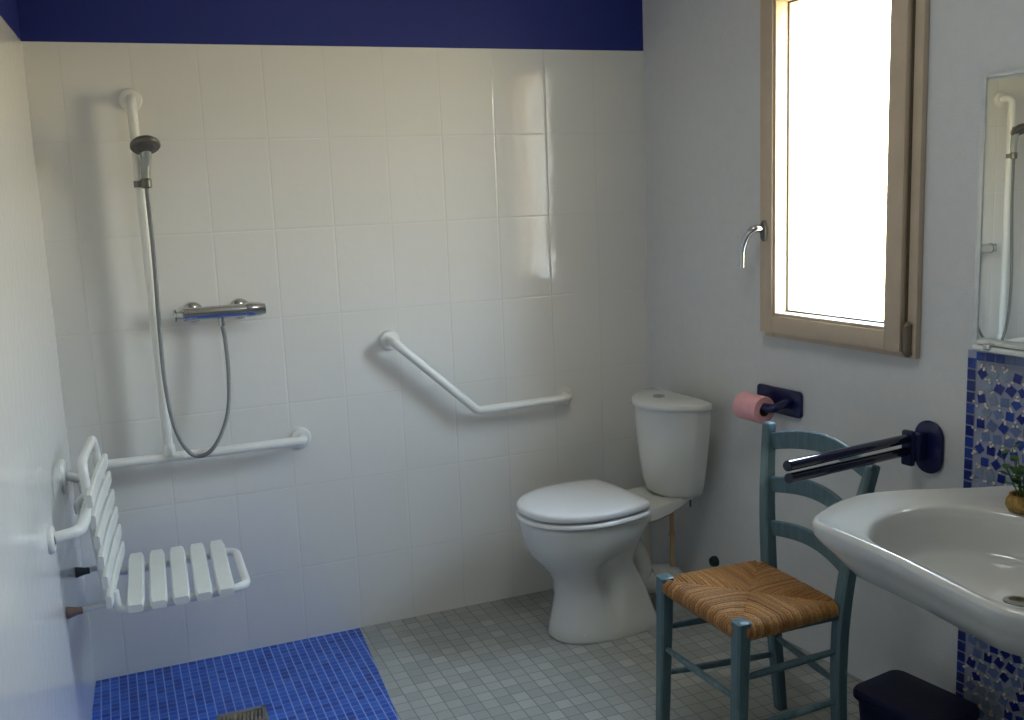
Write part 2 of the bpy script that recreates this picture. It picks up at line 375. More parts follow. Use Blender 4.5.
b.tube(pts, .008, 14, radii=[.0135 - .005 * i / (len(pts) - 1) for i in range(len(pts))]); b.build('lever', M_chrome, h_)

# ================================================================ MOSAIC behind the basin
def mosaic():
    b = MB(); s0, s1, z1 = 1.451, 2.10, 1.085
    b.mi = 0; b.box(RW((s0 + s1) / 2, .002, z1 / 2), DR * (s1 - s0), NR * .004, V((0, 0, z1)))
    def tile(s, z, w, h, rot, mi, o=.004, t=.0022):
        b.mi = mi; c, q = math.cos(rot), math.sin(rot)
        ax = DR * (w * c) + V((0, 0, w * q)); ay = -DR * (h * q) + V((0, 0, h * c))
        b.box(RW(s, o + t / 2, z), ax, ay, NR * t, .0006, 1)
    z = .014
    k = 0
    while z < z1 - .005:    # border of small squares down the free edge, larger ones along the top
        tile(s0 + .014, z, .025, .0275, 0, random.choice([1, 1, 2, 2])); z += .0305
    s = s0 + .04
    while s < s1: tile(s, z1 - .0135, .026, .022, 0, random.choice([2, 3, 1, 3])); s += .0285
    cell = .0335; nx = int((s1 - s0 - .03) / cell); nz = int((z1 - .03) / cell)
    for i in range(nx):
        for j in range(nz):
            cs = s0 + .03 + (i + .5 + (.5 if j % 2 else 0)) * cell; cz = .006 + (j + .5) * cell
            if cs > s1 - .016: continue
            r = random.random(); mi = 1 if r < .36 else (2 if r < .44 else (3 if r < .72 else 4))
            w = random.uniform(.0225, .0260); rot = random.uniform(-.75, .75)
            tile(cs, cz, w, w, rot, mi)
    for i in range(nx + 1):
        for j in range(nz + 1):
            if random.random() < .22: continue
            for q in range(random.choice([2, 3, 3, 4])):       # clusters of chips where four squares meet
                ds = s0 + .03 + (i + (.5 if j % 2 else 0)) * cell + random.uniform(-.0065, .0065); dz = .006 + j * cell + random.uniform(-.0065, .0065)
                if ds < s1 - .008: tile(ds, max(.008, dz), .0068, .0068, random.random(), 5, .0045, .0025)
    mats = [plain('pale_blue_grout', (0.30, 0.33, 0.45), .7), plain('navy_mosaic', (0.014, 0.025, 0.19), .2, noise=.25), plain('royal_blue_mosaic', (0.02, 0.05, 0.30), .2, noise=.25),
            plain('slate_blue_mosaic', (0.14, 0.20, 0.40), .25, noise=.2), plain('grey_blue_mosaic', (0.24, 0.31, 0.42), .25, noise=.2), plain('beige_mosaic_chip', (0.84, 0.74, 0.66), .4)]
    tag(b.build('trim_1', mats, sharp=20), kind='structure')
mosaic()

# ================================================================ MIRROR (set at a slight angle to the wall)
MD = V((0.036, -0.99935, 0)); MN = V((-0.99935, -0.036, 0)); M0 = RW(1.480, .022, 0)
def MR(s, o, z): return M0 + MD * s + MN * o + V((0, 0, z))
mi_ = thing('wall_mirror', MR(.24, 0, 1.10), 'tall frameless wall mirror above the blue mosaic panel', 'mirror')
b = MB(); b.box(MR(.24, -.004, 1.445), MD * .476, MN * .006, V((0, 0, .664))); b.build('mirror_backing', M_medge, mi_)
b = MB(); b.box(MR(.24, .001, 1.445), MD * .448, MN * .0035, V((0, 0, .640)), .0008, 1); b.build('mirror_glass', M_mirror, mi_)
b = MB(); frame_ring(b, MR, 0, .48, 1.108, 1.782, (.014, .014, .010, .010), -.002, .005, .0015); b.build('bevelled_border', M_medge, mi_)
b = MB(); b.box(MR(.24, .004, 1.099), MD * .46, MN * .030, V((0, 0, .014)), .004); b.build('mirror_ledge', M_medge, mi_)
for s in (.06, .42):
    b = MB(); b.box(MR(s, .012, 1.106), MD * .02, MN * .026, V((0, 0, .016)), .003); b.build('mirror_clip', M_chrome, mi_)
    b = MB(); b.tube([MR(s, -.005, 1.15), MR(s, -.005 - .022 - .06 * s, 1.15)], .008, 12); b.build('mirror_spacer', M_chrome, mi_)

# ================================================================ GRAB RAILS
TR = .0155
def flange(b_parent, c, axis, r=.036, name='wall_flange', mat=None, t=.014):
    b = MB(); b.lathe(c, axis, [(0, r), (t * .5, r), (t * .85, r * .93), (t, r * .8), (t, .0)], 32); return b.build(name, mat or M_wplast, b_parent)
# corner rail with its riser
ORX = XL + .072
cr_ = thing('corner_grab_rail', (0.3, -.01, .73), 'white corner grab rail with tall shower riser on the tiled walls', 'grab rail')
zr = .742
p_end = V((.632, 0, .733))
pts = fillet([p_end + V((0, -.012, 0)), p_end + V((0, -.068, .004)), V((.3, -.070, zr - .003)), V((-.026, -.072, zr)), V((-.050, -.64, zr - .003)), LW(.715, .072, zr - .008), LW(.735, .012, zr - .012)], .045, 8)
b = MB(); b.tube(pts, TR, 18); b.build('rail_tube', M_wplast, cr_)
flange(cr_, V((.632, 0, .733)), (0, -1, 0)); flange(cr_, LW(.735, 0, .728), NL)
b = MB(); q = LW(.262, 0, .770); b.tube([q + NL * .01, q + NL * .072 + V((0, 0, -.026))], .0135, 16); b.build('rail_bracket', M_wplast, cr_)
flange(cr_, q, NL, .052, t=.009)
RX = .189
pts = fillet([V((RX, -.012, 1.868)), V((RX, -.066, 1.868)), V((RX + .008, -.068, zr))], .04, 8)
b = MB(); b.tube(pts, .0150, 18); b.build('riser_tube', M_wplast, cr_)
flange(cr_, V((RX, 0, 1.868)), (0, -1, 0))
b = MB(); b.lathe(V((RX + .008, -.069, zr + .006)), (0, 0, 1), [(0, .0215), (.03, .020), (.036, .017)], 20); b.build('tee_collar', M_wplast, cr_)
# angled rail
ar_ = thing('angled_grab_rail', (1.30, 0, .76), 'white bent grab rail on the tiles left of the toilet cistern', 'grab rail')
A0, A1, A2 = V((.967, 0, 1.043)), V((1.262, -.068, .765)), V((1.634, 0, .766))
pts = fillet([A0 + V((0, -.01, 0)), A0 + V((-.003, -.064, .002)), A1, A2 + V((-.002, -.066, .004)), A2 + V((0, -.01, 0))], .038, 8)
b = MB(); b.tube(pts, TR, 18); b.build('rail_tube', M_wplast, ar_)
flange(ar_, A0, (0, -1, 0)); flange(ar_, A2, (0, -1, 0))

# ================================================================ SHOWER
hs = thing('hand_shower', (.212, -.10, 1.60), 'hand shower with round grey head held on the white riser', 'shower head')
HC = V((.214, -.135, 1.722)); hn = V((.06, -.52, -.85)).normalized()
b = MB(); b.lathe(HC - hn * .012, hn, [(-.010, .006), (-.008, .021), (-.002, .035), (.006, .0435), (.014, .0445), (.018, .041), (.018, 0.0)], 40); head = b.build('shower_head', M_dchrome, hs)
b = MB(); b.lathe(HC - hn * .012, hn, [(.0175, .026), (.0205, .025), (.021, .0)], 32); b.build('spray_face', M_dark, head)
b = MB(); pts = spline([HC - hn * .014 + V((0, .012, 0)), V((.214, -.108, 1.700)), V((.211, -.100, 1.665)), V((.208, -.100, 1.615))], 6)
b.tube(pts, .012, 16, radii=[.020 - .008 * i / (len(pts) - 1) for i in range(len(pts))]); b.build('handle', M_clear, hs)
ho = MB(); ho.lathe(V((.208, -.100, 1.612)), (0, 0, 1), [(-.016, .012), (-.012, .016), (.010, .0165), (.014, .013)], 20); ho.tube([V((.204, -.096, 1.61)), V((RX + .001, -.070, 1.61))], .008, 12)
ho.lathe(V((RX + .001, -.067, 1.600)), (0, 0, 1), [(0, .0175), (.020, .0175)], 20); 
ho.build('shower_holder', M_dchrome, cr_)
# mixer
mx_ = thing('shower_mixer', (.39, -.01, 1.19), 'chrome thermostatic bar mixer on the white tiles beside the riser', 'shower mixer')
MZ = 1.195; my = -.062
b = MB(); b.tube([V((.296, my, MZ)), V((.478, my, MZ))], .0215, 24); b.build('mixer_body', M_chrome, mx_)
for x in (.317, .466):
    b = MB(); b.lathe(V((x, 0, MZ)), (0, -1, 0), [(0, .034), (.004, .034), (.013, .027), (.016, .014), (.05, .013)], 28); b.build('wall_rose', M_chrome, mx_)
b = MB(); b.lathe(V((.295, my, MZ)), (-1, 0, 0), [(0, .0235), (.012, .0235), (.016, .014), (.036, .010), (.040, .006)], 24); kn = b.build('flow_knob', M_chrome, mx_)
b = MB(); b.tube([V((.256, my - .0, MZ - .018)), V((.256, my, MZ + .018))], .005, 10); b.build('knob_wing', M_chrome, kn)
b = MB(); b.lathe(V((.479, my, MZ)), (1, 0, 0), [(0, .0235), (.004, .0245), (.040, .0225), (.060, .018), (.062, .0)], 28); b.build('temperature_knob', M_chrome, mx_)
b = MB(); b.tube([V((.398, my, MZ - .018)), V((.398, my, MZ - .044))], .0105, 16); b.build('hose_outlet', M_chrome, mx_)
b = MB()
hp = spline([V((.398, my, MZ - .040)), V((.404, my - .002, 1.10)), V((.404, my - .010, .98)), V((.390, -.078, .865)), (.352, -.094, .782), (.305, -.108, .742), (.258, -.112, .757), (.220, -.112, .845), (.204, -.112, 1.00), (.205, -.108, 1.20), (.209, -.102, 1.40), (.208, -.100, 1.598)], 12)
b.tube(hp, .0068, 10); tag(b.build('shower_hose', M_hose, origin=(.3, -.1, .72)), 'chrome shower hose looping from the mixer up to the hand shower', 'hose')

# ================================================================ SHOWER SEAT (hangs on the corner rail)
st = thing('shower_chair', (.12, -.38, .45), 'white slatted fold-down shower seat hung on the left wall rail', 'shower chair')
y0, y1 = -.175, -.615; zs_ = .452
fr = .0125
def yy_(t): return y0 + (y1 - y0) * t
# seat frame loop: out, round the front and back
b = MB(); b.tube(fillet([V((.000, y1 + .06, .50)), V((.004, y1 + .06, zs_ - .008)), V((.05, y1 + .055, zs_ - .012)), V((.356, y1 + .06, zs_ - .004)), V((.362, y0 - .055, zs_ - .004)), V((.05, y0 - .055, zs_ - .012)), V((.004, y0 - .06, zs_ - .008)), V((.000, y0 - .06, .50))], .045, 8), fr, 14); b.build('seat_frame', M_wplast, st)
for k in range(5):
    x = .056 + k * .0605
    b = MB()
    L = (y0 - y1); n = 10; rings = []
    for i in range(n + 1):     # slat: rounded board dished a little along its length
        t = i / n; yv = yy_(t); dz = -.006 * math.sin(math.pi * t); sq = 1 if 0 < i < n else .82
        hw_, ht = .0240 * sq, .0135 * sq
        rings.append([V((x - .016 * t + .010 + hw_ * cx_, yv, zs_ + .010 + dz + ht * cz_)) for cx_, cz_ in ((-1, -.6), (-1, .5), (-.8, 1), (.8, 1), (1, .5), (1, -.6), (.8, -1), (-.8, -1))])
    b.loft(rings); b.build('seat_slat', M_slat, st)
# back: loop of tube leaning on the wall, slats one above the other
def BK(t, h): # t 0..1 from far to near, h = height above seat
    return V((.018 - .030 * (h / .42) - .040 * t, yy_(t), zs_ + h))
b = MB(); b.tube(fillet([BK(.16, .01), BK(.16, .38), BK(.20, .42), BK(.80, .42), BK(.84, .38), BK(.84, .01)], .035, 8), fr, 14); b.build('back_frame', M_wplast, st)
for k in range(6):
    h0 = .045 + k * .057; b = MB(); rings = []
    for i in range(11):
        t = -.03 + 1.06 * i / 10; sq = 1 if 0 < i < 10 else .82; dx = -.004 * math.sin(math.pi * i / 10) + .012
        c = BK(t, h0); rings.append([c + V((dx + .009 * sq * cx_, 0, .0215 * sq * cz_)) for cx_, cz_ in ((-1, -.8), (-1, .8), (-.5, 1), (.5, 1), (1, .8), (1, -.8), (.5, -1), (-.5, -1))])
    b.loft(rings); b.build('back_slat', M_slat, st)
for t in (.26, .74):       # hooks over the rail and struts that press on the tiles
    b = MB(); c = BK(t, .30); yv = c.y; rx_ = -.026 - .042 * (-yv - .07)
    b.tube(fillet([c + V((-.002, 0, -.05)), V((c.x - .010, yv, zr + .024)), V((rx_ - .004, yv, zr + .026)), V((rx_ - .027, yv, zr + .004)), V((rx_ - .024, yv, zr - .022))], .012, 5), .0095, 12); b.build('rail_hook', M_wplast, st)
for t, mt in ((.13, M_rubber_b), (.86, M_rubber_r)):
    yv = yy_(t); zf = .468; wx = XL + .04698 * yv
    b = MB(); b.tube([V((-.004, yv, zf)), V((wx + .030, yv, zf - .006))], .0085, 12); arm = b.build('wall_strut', M_wplast, st)
    b = MB(); b.lathe(V((wx + .001, yv, zf - .007)), (1, 0, 0), [(0, .0165), (.003, .0165), (.028, .0105), (.040, .010)], 18); b.build('rubber_foot', mt, arm)

# ================================================================ TOILET
TW = RW(.338, 0, 0)
def T(f, l, z): return TW + NR * f + DR * l + V((0, 0, z))
to = thing('toilet', T(.45, 0, 0), 'white close-coupled toilet with closed lid in the back right corner', 'toilet')
def oval(ff, fb, hw, bhw, n=56, cen=.44, e=1.0):
    """plan outline: rounded front at f = ff, nearly straight back at f = fb"""
    pts = []; fc = fb + (ff - fb) * (1 - cen); nh = n // 2
    for i in range(nh + 1):
        a = -math.pi / 2 + math.pi * i / nh
        pts.append((fc + (ff - fc) * math.copysign(abs(math.cos(a)) ** e, math.cos(a)), hw * math.copysign(abs(math.sin(a)) ** e, math.sin(a))))
    m_ = n - nh - 1
    for i in range(1, m_ + 1):
        t = i / (m_ + 1)
        if t < .38: u = t / .38; f = fc + (fb - fc) * u * .94; l = bhw + (hw - bhw) * math.cos(u * math.pi / 2) ** .9; 
        elif t > .62: u = (1 - t) / .38; f = fc + (fb - fc) * u * .94; l = -(bhw + (hw - bhw) * math.cos(u * math.pi / 2) ** .9)
        else: u = (t - .38) / .24; f = fb + (fc - fb) * .06 * abs(2 * u - 1) ** 3; l = bhw * (1 - 2 * u)
        pts.append((f, l))
    return pts
b = MB(); rings = []
prof = [(0, .645, .262, .128, .110), (.012, .651, .258, .131, .112), (.05, .641, .278, .120, .100), (.10, .630, .292, .111, .090), (.15, .620, .302, .101, .080), (.20, .614, .305, .099, .074), (.235, .630, .30, .114, .072), (.262, .652, .285, .134, .084),
        (.290, .672, .262, .154, .098), (.325, .684, .238, .168, .108), (.355, .690, .215, .174, .114), (.380, .693, .20, .175, .118), (.392, .694, .198, .176, .118), (.400, .690, .20, .172, .115)]
for z, ff, fb, hw_, bhw in prof:
    r = []; up = sstep((z - .12) / .22); z *= 1 + .09 * up; ff += .018 + .044 * up; fb += .01 + .10 * up; hw_ += .010 * up; bhw += .01 * up
    for f, l in oval(ff, fb, hw_, bhw, 72, .52, .90):
        span = .022 + .34 * max(0, z - .04); zz_ = sstep((z - .045) / .05) * (1 - sstep((z - .27) / .07))
        amt = sstep(1 - abs(f - (.475 + .08 * (z - .1))) / span) * zz_ * .042 if abs(l) > .03 else 0
        r.append(T(f, l - math.copysign(min(amt, abs(l) * .5), l), z))
    rings.append(r)
b.loft(rings); b.build('bowl', M_ceramic, to, sharp=75)
# shelf that carries the cistern, running back to the wall
b = MB(); rings = []
for f, hw_, z0, z1 in ((.36, .125, .380, .432), (.30, .122, .376, .437), (.24, .116, .386, .442), (.19, .104, .400, .444), (.14, .085, .412, .445), (.098, .070, .416, .445)):
    rings.append([T(f, hw_ * x_, (z0 + z1) / 2 + (z1 - z0) / 2 * z_) for x_, z_ in ((-1, -.3), (-1, .5), (-.93, 1), (.93, 1), (1, .5), (1, -.3), (.8, -1), (-.8, -1))])
b.loft(rings); b.build('cistern_shelf', M_ceramic, to)
# trap casting behind the pedestal
b = MB(); b.tube(spline([T(.38, 0, .33), T(.33, 0, .26), T(.30, 0, .19), T(.32, 0, .13)], 6), .050, 18); b.build('trap', M_ceramic, to)
b = MB()
def plate(b, z0, z1, ff, fb, hw_, bhw, dome=0.0, bev=.006):
    cf = (ff + fb) / 2; levels = [(z0, .985), (z0 + bev * .4, 1.0), (z1 - bev, 1.0), (z1 - bev * .35, .988), (z1, .955), (z1 + dome * .5, .82), (z1 + dome * .85, .6), (z1 + dome, .3), (z1 + dome, .02)]
    o_ = oval(ff, fb, hw_, bhw, 72, .60, .94)
    b.loft([[T(cf + (f - cf) * k, l * k, z) for f, l in o_] for z, k in levels])
plate(b, .4405, .4555, .765, .352, .199, .172); b.build('toilet_seat', M_lid, to)
b = MB(); plate(b, .464, .488, .763, .348, .198, .170, .007, .010); b.build('toilet_lid', M_lid, to)
for l in (-.075, .075):
    b = MB(); b.tube([T(.340, l - .022, .460), T(.340, l + .022, .460)], .011, 14); b.tube([T(.340, l, .460), T(.340, l, .438)], .008, 10); b.build('hinge', M_lid, to)
# cistern
def cplan(f1, hw_, n=40, back=.012):
    pts = [(back, -hw_)]
    for i in range(n + 1):
        t = -1 + 2 * i / n; pts.append((back + .05 + (f1 - back - .05) * (1 - abs(t) ** 2.3), hw_ * t))
    pts.append((back, hw_)); return pts
b = MB(); rings = []
for z, f1, hw_ in ((.412, .110, .095), (.418, .128, .112), (.435, .143, .124), (.48, .155, .136), (.56, .166, .151), (.64, .174, .163), (.72, .180, .171), (.755, .182, .174)):
    rings.append([T(f + .092, l, z + .026 - .012 * (z - .41) / .36) for f, l in cplan(f1, hw_)])
b.loft(rings); cis = b.build('cistern', M_ceramic, to)
b = MB(); b.loft([[T(.104 + (f - .012) * k2, l * k, z + .018) for f, l in cplan(.190, .182)] for z, k, k2 in ((.752, .985, .985), (.755, 1, 1), (.767, 1, 1), (.774, .98, .98), (.778, .91, .91), (.780, .5, .5))]); b.build('cistern_lid', M_ceramic, cis)
b = MB(); b.lathe(T(.190, -.01, .797), (0, 0, 1), [(0, .021), (.004, .021), (.006, .017), (.006, .0)], 28); b.build('flush_button', M_chrome, cis)
b = MB(); b.box(T(.580, .099, .030), NR * .030, DR * .006, V((0, 0, .014)), .002); b.build('fixing_cap', M_lid, to)
# pipes behind it
b = MB(); b.tube(fillet([T(.300, .0, .125), T(.150, .01, .125), T(.150, .01, .0)], .055, 8), .050, 24); b.tube([T(.255, .003, .125), T(.225, .004, .125)], .056, 24)
tag(b.build('waste_pipe', M_pvc, origin=T(.15, .01, .08)), 'off-white waste pipe running from behind the toilet down to the floor', 'pipe')
b = MB(); b.tube([T(.170, .03, .405), T(.170, .03, .172)], .0085, 12); b.tube([T(.170, .03, .30), T(.170, .03, .285)], .012, 12)
tag(b.build('water_pipe', M_copper, origin=T(.05, -.02, .2)), 'thin copper water pipe below the toilet cistern', 'pipe')
b = MB(); b.tube([T(.115, .068, .444), T(.115, .068, .395)], .0035, 8); b.build('fixing_bolt', M_dark, to)
b = MB(); c = RW(.405, 0, .164); b.lathe(c, NR, [(0, .020), (.012, .020), (.020, .016), (.022, .0)], 24); tag(b.build('wall_plug', M_black, origin=c), 'small round dark plug low on the wall behind the chair', 'plug')

# ================================================================ TOILET PAPER
ph = thing('toilet_paper_holder', RW(.74, 0, .79), 'navy wall-mounted toilet paper holder right of the cistern', 'toilet paper holder')
def rrect(P, s0, s1, z0, z1, r, o, n=6):
    pts = []
    for cs, cz, a0 in ((s1 - r, z1 - r, 0), (s0 + r, z1 - r, 90), (s0 + r, z0 + r, 180), (s1 - r, z0 + r, 270)):
        for k in range(n + 1):
            a = math.radians(a0 + 90 * k / n); pts.append(P(cs + r * math.cos(a), o, cz + r * math.sin(a)))
    return pts
b = MB(); b.slab(rrect(RW, .640, .848, .785, .872, .014, .001), NR, .011, .003); b.build('wall_plate', M_navy, ph)
b = MB(); b.tube(fillet([RW(.800, .010, .836), RW(.806, .085, .822), RW(.772, .092, .821), RW(.655, .092, .821)], .018, 6), .0155, 14); b.build('holder_arm', M_navy, ph)
b = MB(); b.lathe(RW(.650, .092, .821), DR, [(0, .016), (.008, .016)], 18); b.build('end_stop', M_navy, ph)
tr_ = thing('toilet_roll', RW(.72, .092, .78), 'pink toilet paper roll on the navy holder', 'toilet roll')
def ring_roll(b, c, ax, L, r0, r1, n=36):
    ref = V((0, 0, 1)); a_ = ax.cross(ref).normalized(); q_ = ax.cross(a_)
    prof = [(0, r0), (0, r1 * .97), (.003, r1), (L - .003, r1), (L, r1 * .97), (L, r0), (0, r0)]
    b.loft([[c + ax * h + (a_ * math.cos(k * 2 * math.pi / n) + q_ * math.sin(k * 2 * math.pi / n)) * r for k in range(n)] for h, r in prof], cap0=False, cap1=False)
b = MB(); ring_roll(b, RW(.664, .092, .812), DR, .105, .0215, .045); b.build('paper', M_pink, tr_)
b = MB(); ring_roll(b, RW(.663, .092, .812), DR, .107, .0195, .0213); b.build('cardboard_core', M_card, tr_)

# ================================================================ FOLD-DOWN SUPPORT RAIL
fr_ = thing('fold_down_support_rail', RW(1.342, 0, .73), 'navy fold-down double support rail on the wall above the chair', 'support rail')
b = MB(); b.slab(rrect(RW, 1.292, 1.386, .722, .872, .046, .001, 10), NR, .012, .004); b.build('wall_plate', M_navy, fr_)
b = MB()
b.box(RW(1.326, .036, .800), DR * .032, NR * .050, V((0, 0, .080)), .008); b.box(RW(1.320, .066, .800), DR * .038, NR * .018, V((0, 0, .100)), .006)
b.build('hinge_bracket', M_navy, fr_)
h0 = RW(1.324, .075, .829)
tip = V((1.505, -1.530, .880))
b = MB(); b.tube([h0, tip], .0130, 18); b.lathe(tip, (tip - h0), [(0, .0130), (.002, .0115), (.003, 0)], 18); b.build('rail_tube', M_navymetal, fr_)
h1 = h0 + V((0, 0, -.036)); tip1 = tip + V((.004, 0, -.031))
b = MB(); b.tube([h1, tip1], .0125, 18); b.build('rail_tube', M_navymetal, fr_)

# ================================================================ CHAIR
ch = thing('rush_chair', (1.62, -1.24, 0), 'blue-grey painted wooden chair with a woven rush seat', 'chair')
FLf, FRf = V((1.436, -1.052, 0)), V((1.448, -1.408, 0)); FLt, FRt = V((1.450, -1.055, .447)), V((1.464, -1.402, .447))
RL = [V((1.792, -1.130, 0)), V((1.785, -1.105, .25)), V((1.785, -1.080, .44)), V((1.798, -1.054, .65)), V((1.822, -1.030, .842))]
RR = [V((1.760, -1.428, 0)), V((1.758, -1.420, .25)), V((1.776, -1.412, .44)), V((1.830, -1.400, .65)), V((1.893, -1.382, .786))]
def post(pts, wa, name='leg', top_round=False, seg=6):
    P = spline(pts, seg); b = MB(); rings = []
    for i, p in enumerate(P):
        t = i / (len(P) - 1); h = wa(t); k = h
        rings.append([p + V((k * a, k * c, 0)) for a, c in ((-1, -.72), (-.72, -1), (.72, -1), (1, -.72), (1, .72), (.72, 1), (-.72, 1), (-1, .72))])
    top = P[-1]; k = wa(1) * .75; rings.append([top + V((k * a, k * c, .004)) for a, c in ((-1, -.72), (-.72, -1), (.72, -1), (1, -.72), (1, .72), (.72, 1), (-.72, 1), (-1, .72))])
    b.loft(rings); return b.build(name, M_chair, ch)
fw = lambda t: .0165 + .004 * t
post([FLf, FLf.lerp(FLt, .4), FLf.lerp(FLt, .75), FLt], fw); post([FRf, FRf.lerp(FRt, .4), FRf.lerp(FRt, .75), FRt], fw)
bw = lambda t: .0155 + .0035 * math.sin(math.pi * min(1, t * 1.0))
post(RL, bw, 'back_post'); post(RR, bw, 'back_post')
def on(pts, z):
    for a, c in zip(pts, pts[1:]):
        if a.z <= z <= c.z: return a.lerp(c, (z - a.z) / (c.z - a.z))
    return pts[-1]
def rung(a, c, r=.0095, name='stretcher'):
    b = MB(); n = 8; P = [a.lerp(c, i / n) for i in range(n + 1)]
    b.tube(P, r, 12, radii=[r * (.78 + .3 * math.sin(math.pi * i / n)) for i in range(n + 1)]); b.build(name, M_chair, ch)
FL_, FR_ = [FLf, FLt], [FRf, FRt]
rung(on(FL_, .235), on(FR_, .235)); 
for z in (.305, .165):
    rung(on(FL_, z - .01), on(RL, z)); rung(on(FR_, z - .01), on(RR, z + .008))
rung(on(RL, .22), on(RR, .22))
for a, c in ((on(FL_, .412), on(FR_, .412)), (on(FL_, .412), on(RL, .412)), (on(FR_, .412), on(RR, .412)), (on(RL, .412), on(RR, .412))):
    b = MB(); d = (c - a); s_ = d.cross(V((0, 0, 1))).normalized(); b.box((a + c) / 2, d, s_ * .022, V((0, 0, .026)), .006); b.build('seat_rail', M_chair, ch)
for zt, hgt, rise in ((.815, .050, .046), (.688, .046, .040), (.563, .044, .030)):      # three arched ladder rails, bowed backwards
    a, c = on(RL, zt), on(RR, zt - .028); b = MB(); rings = []
    n = 16
    for i in range(n + 1):
        t = i / n; p = a.lerp(c, t); u = math.sin(math.pi * t); p = p + V((.022 * u, 0, 0)); ztop = p.z + rise * u * .85; zbot = p.z - hgt + rise * u * .75
        th = .0075
        rings.append([V((p.x - th, p.y, zbot + .003)), V((p.x - th, p.y, ztop - .003)), V((p.x - th * .5, p.y, ztop)), V((p.x + th * .5, p.y, ztop)), V((p.x + th, p.y, ztop - .003)), V((p.x + th, p.y, zbot + .003)), V((p.x + th * .5, p.y, zbot)), V((p.x - th * .5, p.y, zbot))])
    b.loft(rings); b.build('back_rail', M_chair, ch)
# rush seat: strands wrap over each rail and run in to the diagonals
b = MB(); lay = b.bm.verts.layers.float.new('strand')
Q = [V((1.436, -1.044, 0)), V((1.448, -1.418, 0)), V((1.772, -1.416, 0)), V((1.768, -1.058, 0))]
CEN = (Q[0] + Q[1] + Q[2] + Q[3]) / 4
ZS = .441
def strand(pts, r, val):
    k0 = len(b.bm.verts); b.tube(pts, r, 6); b.bm.verts.ensure_lookup_table()
    for v in b.bm.verts[k0:]: v[lay] = val
NS = 36
for e in range(4):
    A, B_ = Q[e], Q[(e + 1) % 4]; mid = (A + B_) / 2; inn = (CEN - mid); inn.z = 0
    for i in range(NS):
        t = (i + .5) / NS + random.uniform(-.004, .004)
        p = A.lerp(B_, t); 
        if min(t, 1 - t) < .055: continue       # notch for the post
        k = min(t, 1 - t) * 2                      # how far in the diagonal lies
        q = (A if t < .5 else B_).lerp(CEN, k)
        dirn = (q - p).normalized(); L = (q - p).length
        jit = random.uniform(-.0012, .0012)
        pts = [p + V((0, 0, ZS - .042)) + dirn * .010, p + V((0, 0, ZS - .026)) - dirn * .003, p + V((0, 0, ZS - .010 + jit)) - dirn * .002, p + dirn * .010 + V((0, 0, ZS + .001 + jit))]
        m_ = max(1, int(L / .035))
        for j in range(1, m_ + 1):
            u = j / m_; r_ = 1 - ((p + dirn * (L * u)) - CEN).length / .27
            pts.append(p + dirn * max(.014, L * u) + V((random.uniform(-.0008, .0008), random.uniform(-.0008, .0008), ZS + .003 - .004 * u + jit - .010 * max(0, r_) * 0)))
        pts[-1].z -= .006
        strand(pts, .0060, random.random())
b.loft([[V((CEN.x + (p.x - CEN.x) * .97, CEN.y + (p.y - CEN.y) * .97, z)) for p in Q] for z in (ZS - .034, ZS - .004)])
b.build('rush_seat', M_rush, ch, sharp=80)

# ================================================================ WASHBASIN
SI = thing('washbasin', RW(1.95, 0, .66), 'white wall-mounted wheelchair-height washbasin in front of the blue mosaic', 'washbasin')
ZB = .765
outl = [RW(1.632, .004, 0), V((2.02, -1.577, 0)), V((1.89, -1.522, 0)), V((1.775, -1.492, 0)), V((1.680, -1.505, 0)), V((1.600, -1.540, 0)), V((1.540, -1.578, 0)), V((1.519, -1.625, 0)), V((1.521, -1.75, 0)), V((1.518, -1.87, 0)),
        V((1.511, -1.967, 0)), V((1.504, -2.06, 0)), V((1.502, -2.13, 0)), V((1.522, -2.19, 0)), V((1.565, -2.255, 0)), V((1.66, -2.31, 0)), V((1.80, -2.34, 0)), V((1.96, -2.335, 0)), V((2.10, -2.31, 0)), RW(2.32, .004, 0)]
OUT = spline(outl, 6)
k = len(OUT); back = [OUT[-1].lerp(OUT[0], i / 12) for i in range(1, 12)]
OUT = OUT + back; NO = len(OUT)
CB = V((1.80, -1.95, 0))
# basin opening: resample directions from the centre
inner = [V((1.992, -1.800, 0)), V((1.945, -1.700, 0)), V((1.86, -1.632, 0)), V((1.76, -1.620, 0)), V((1.665, -1.648, 0)), V((1.590, -1.715, 0)), V((1.558, -1.80, 0)), V((1.558, -1.95, 0)), V((1.545, -2.06, 0)), V((1.575, -2.15, 0)), V((1.655, -2.22, 0)), V((1.76, -2.25, 0)), V((1.86, -2.245, 0)), V((1.96, -2.19, 0)), V((2.015, -2.10, 0)), V((2.02, -1.95, 0))]
INN = spline(inner, 12, True)
def inner_at(p):
    d = (p - CB).normalized(); return max(INN, key=lambda q: (q - CB).normalized().dot(d))
rin = [inner_at(p) for p in OUT]
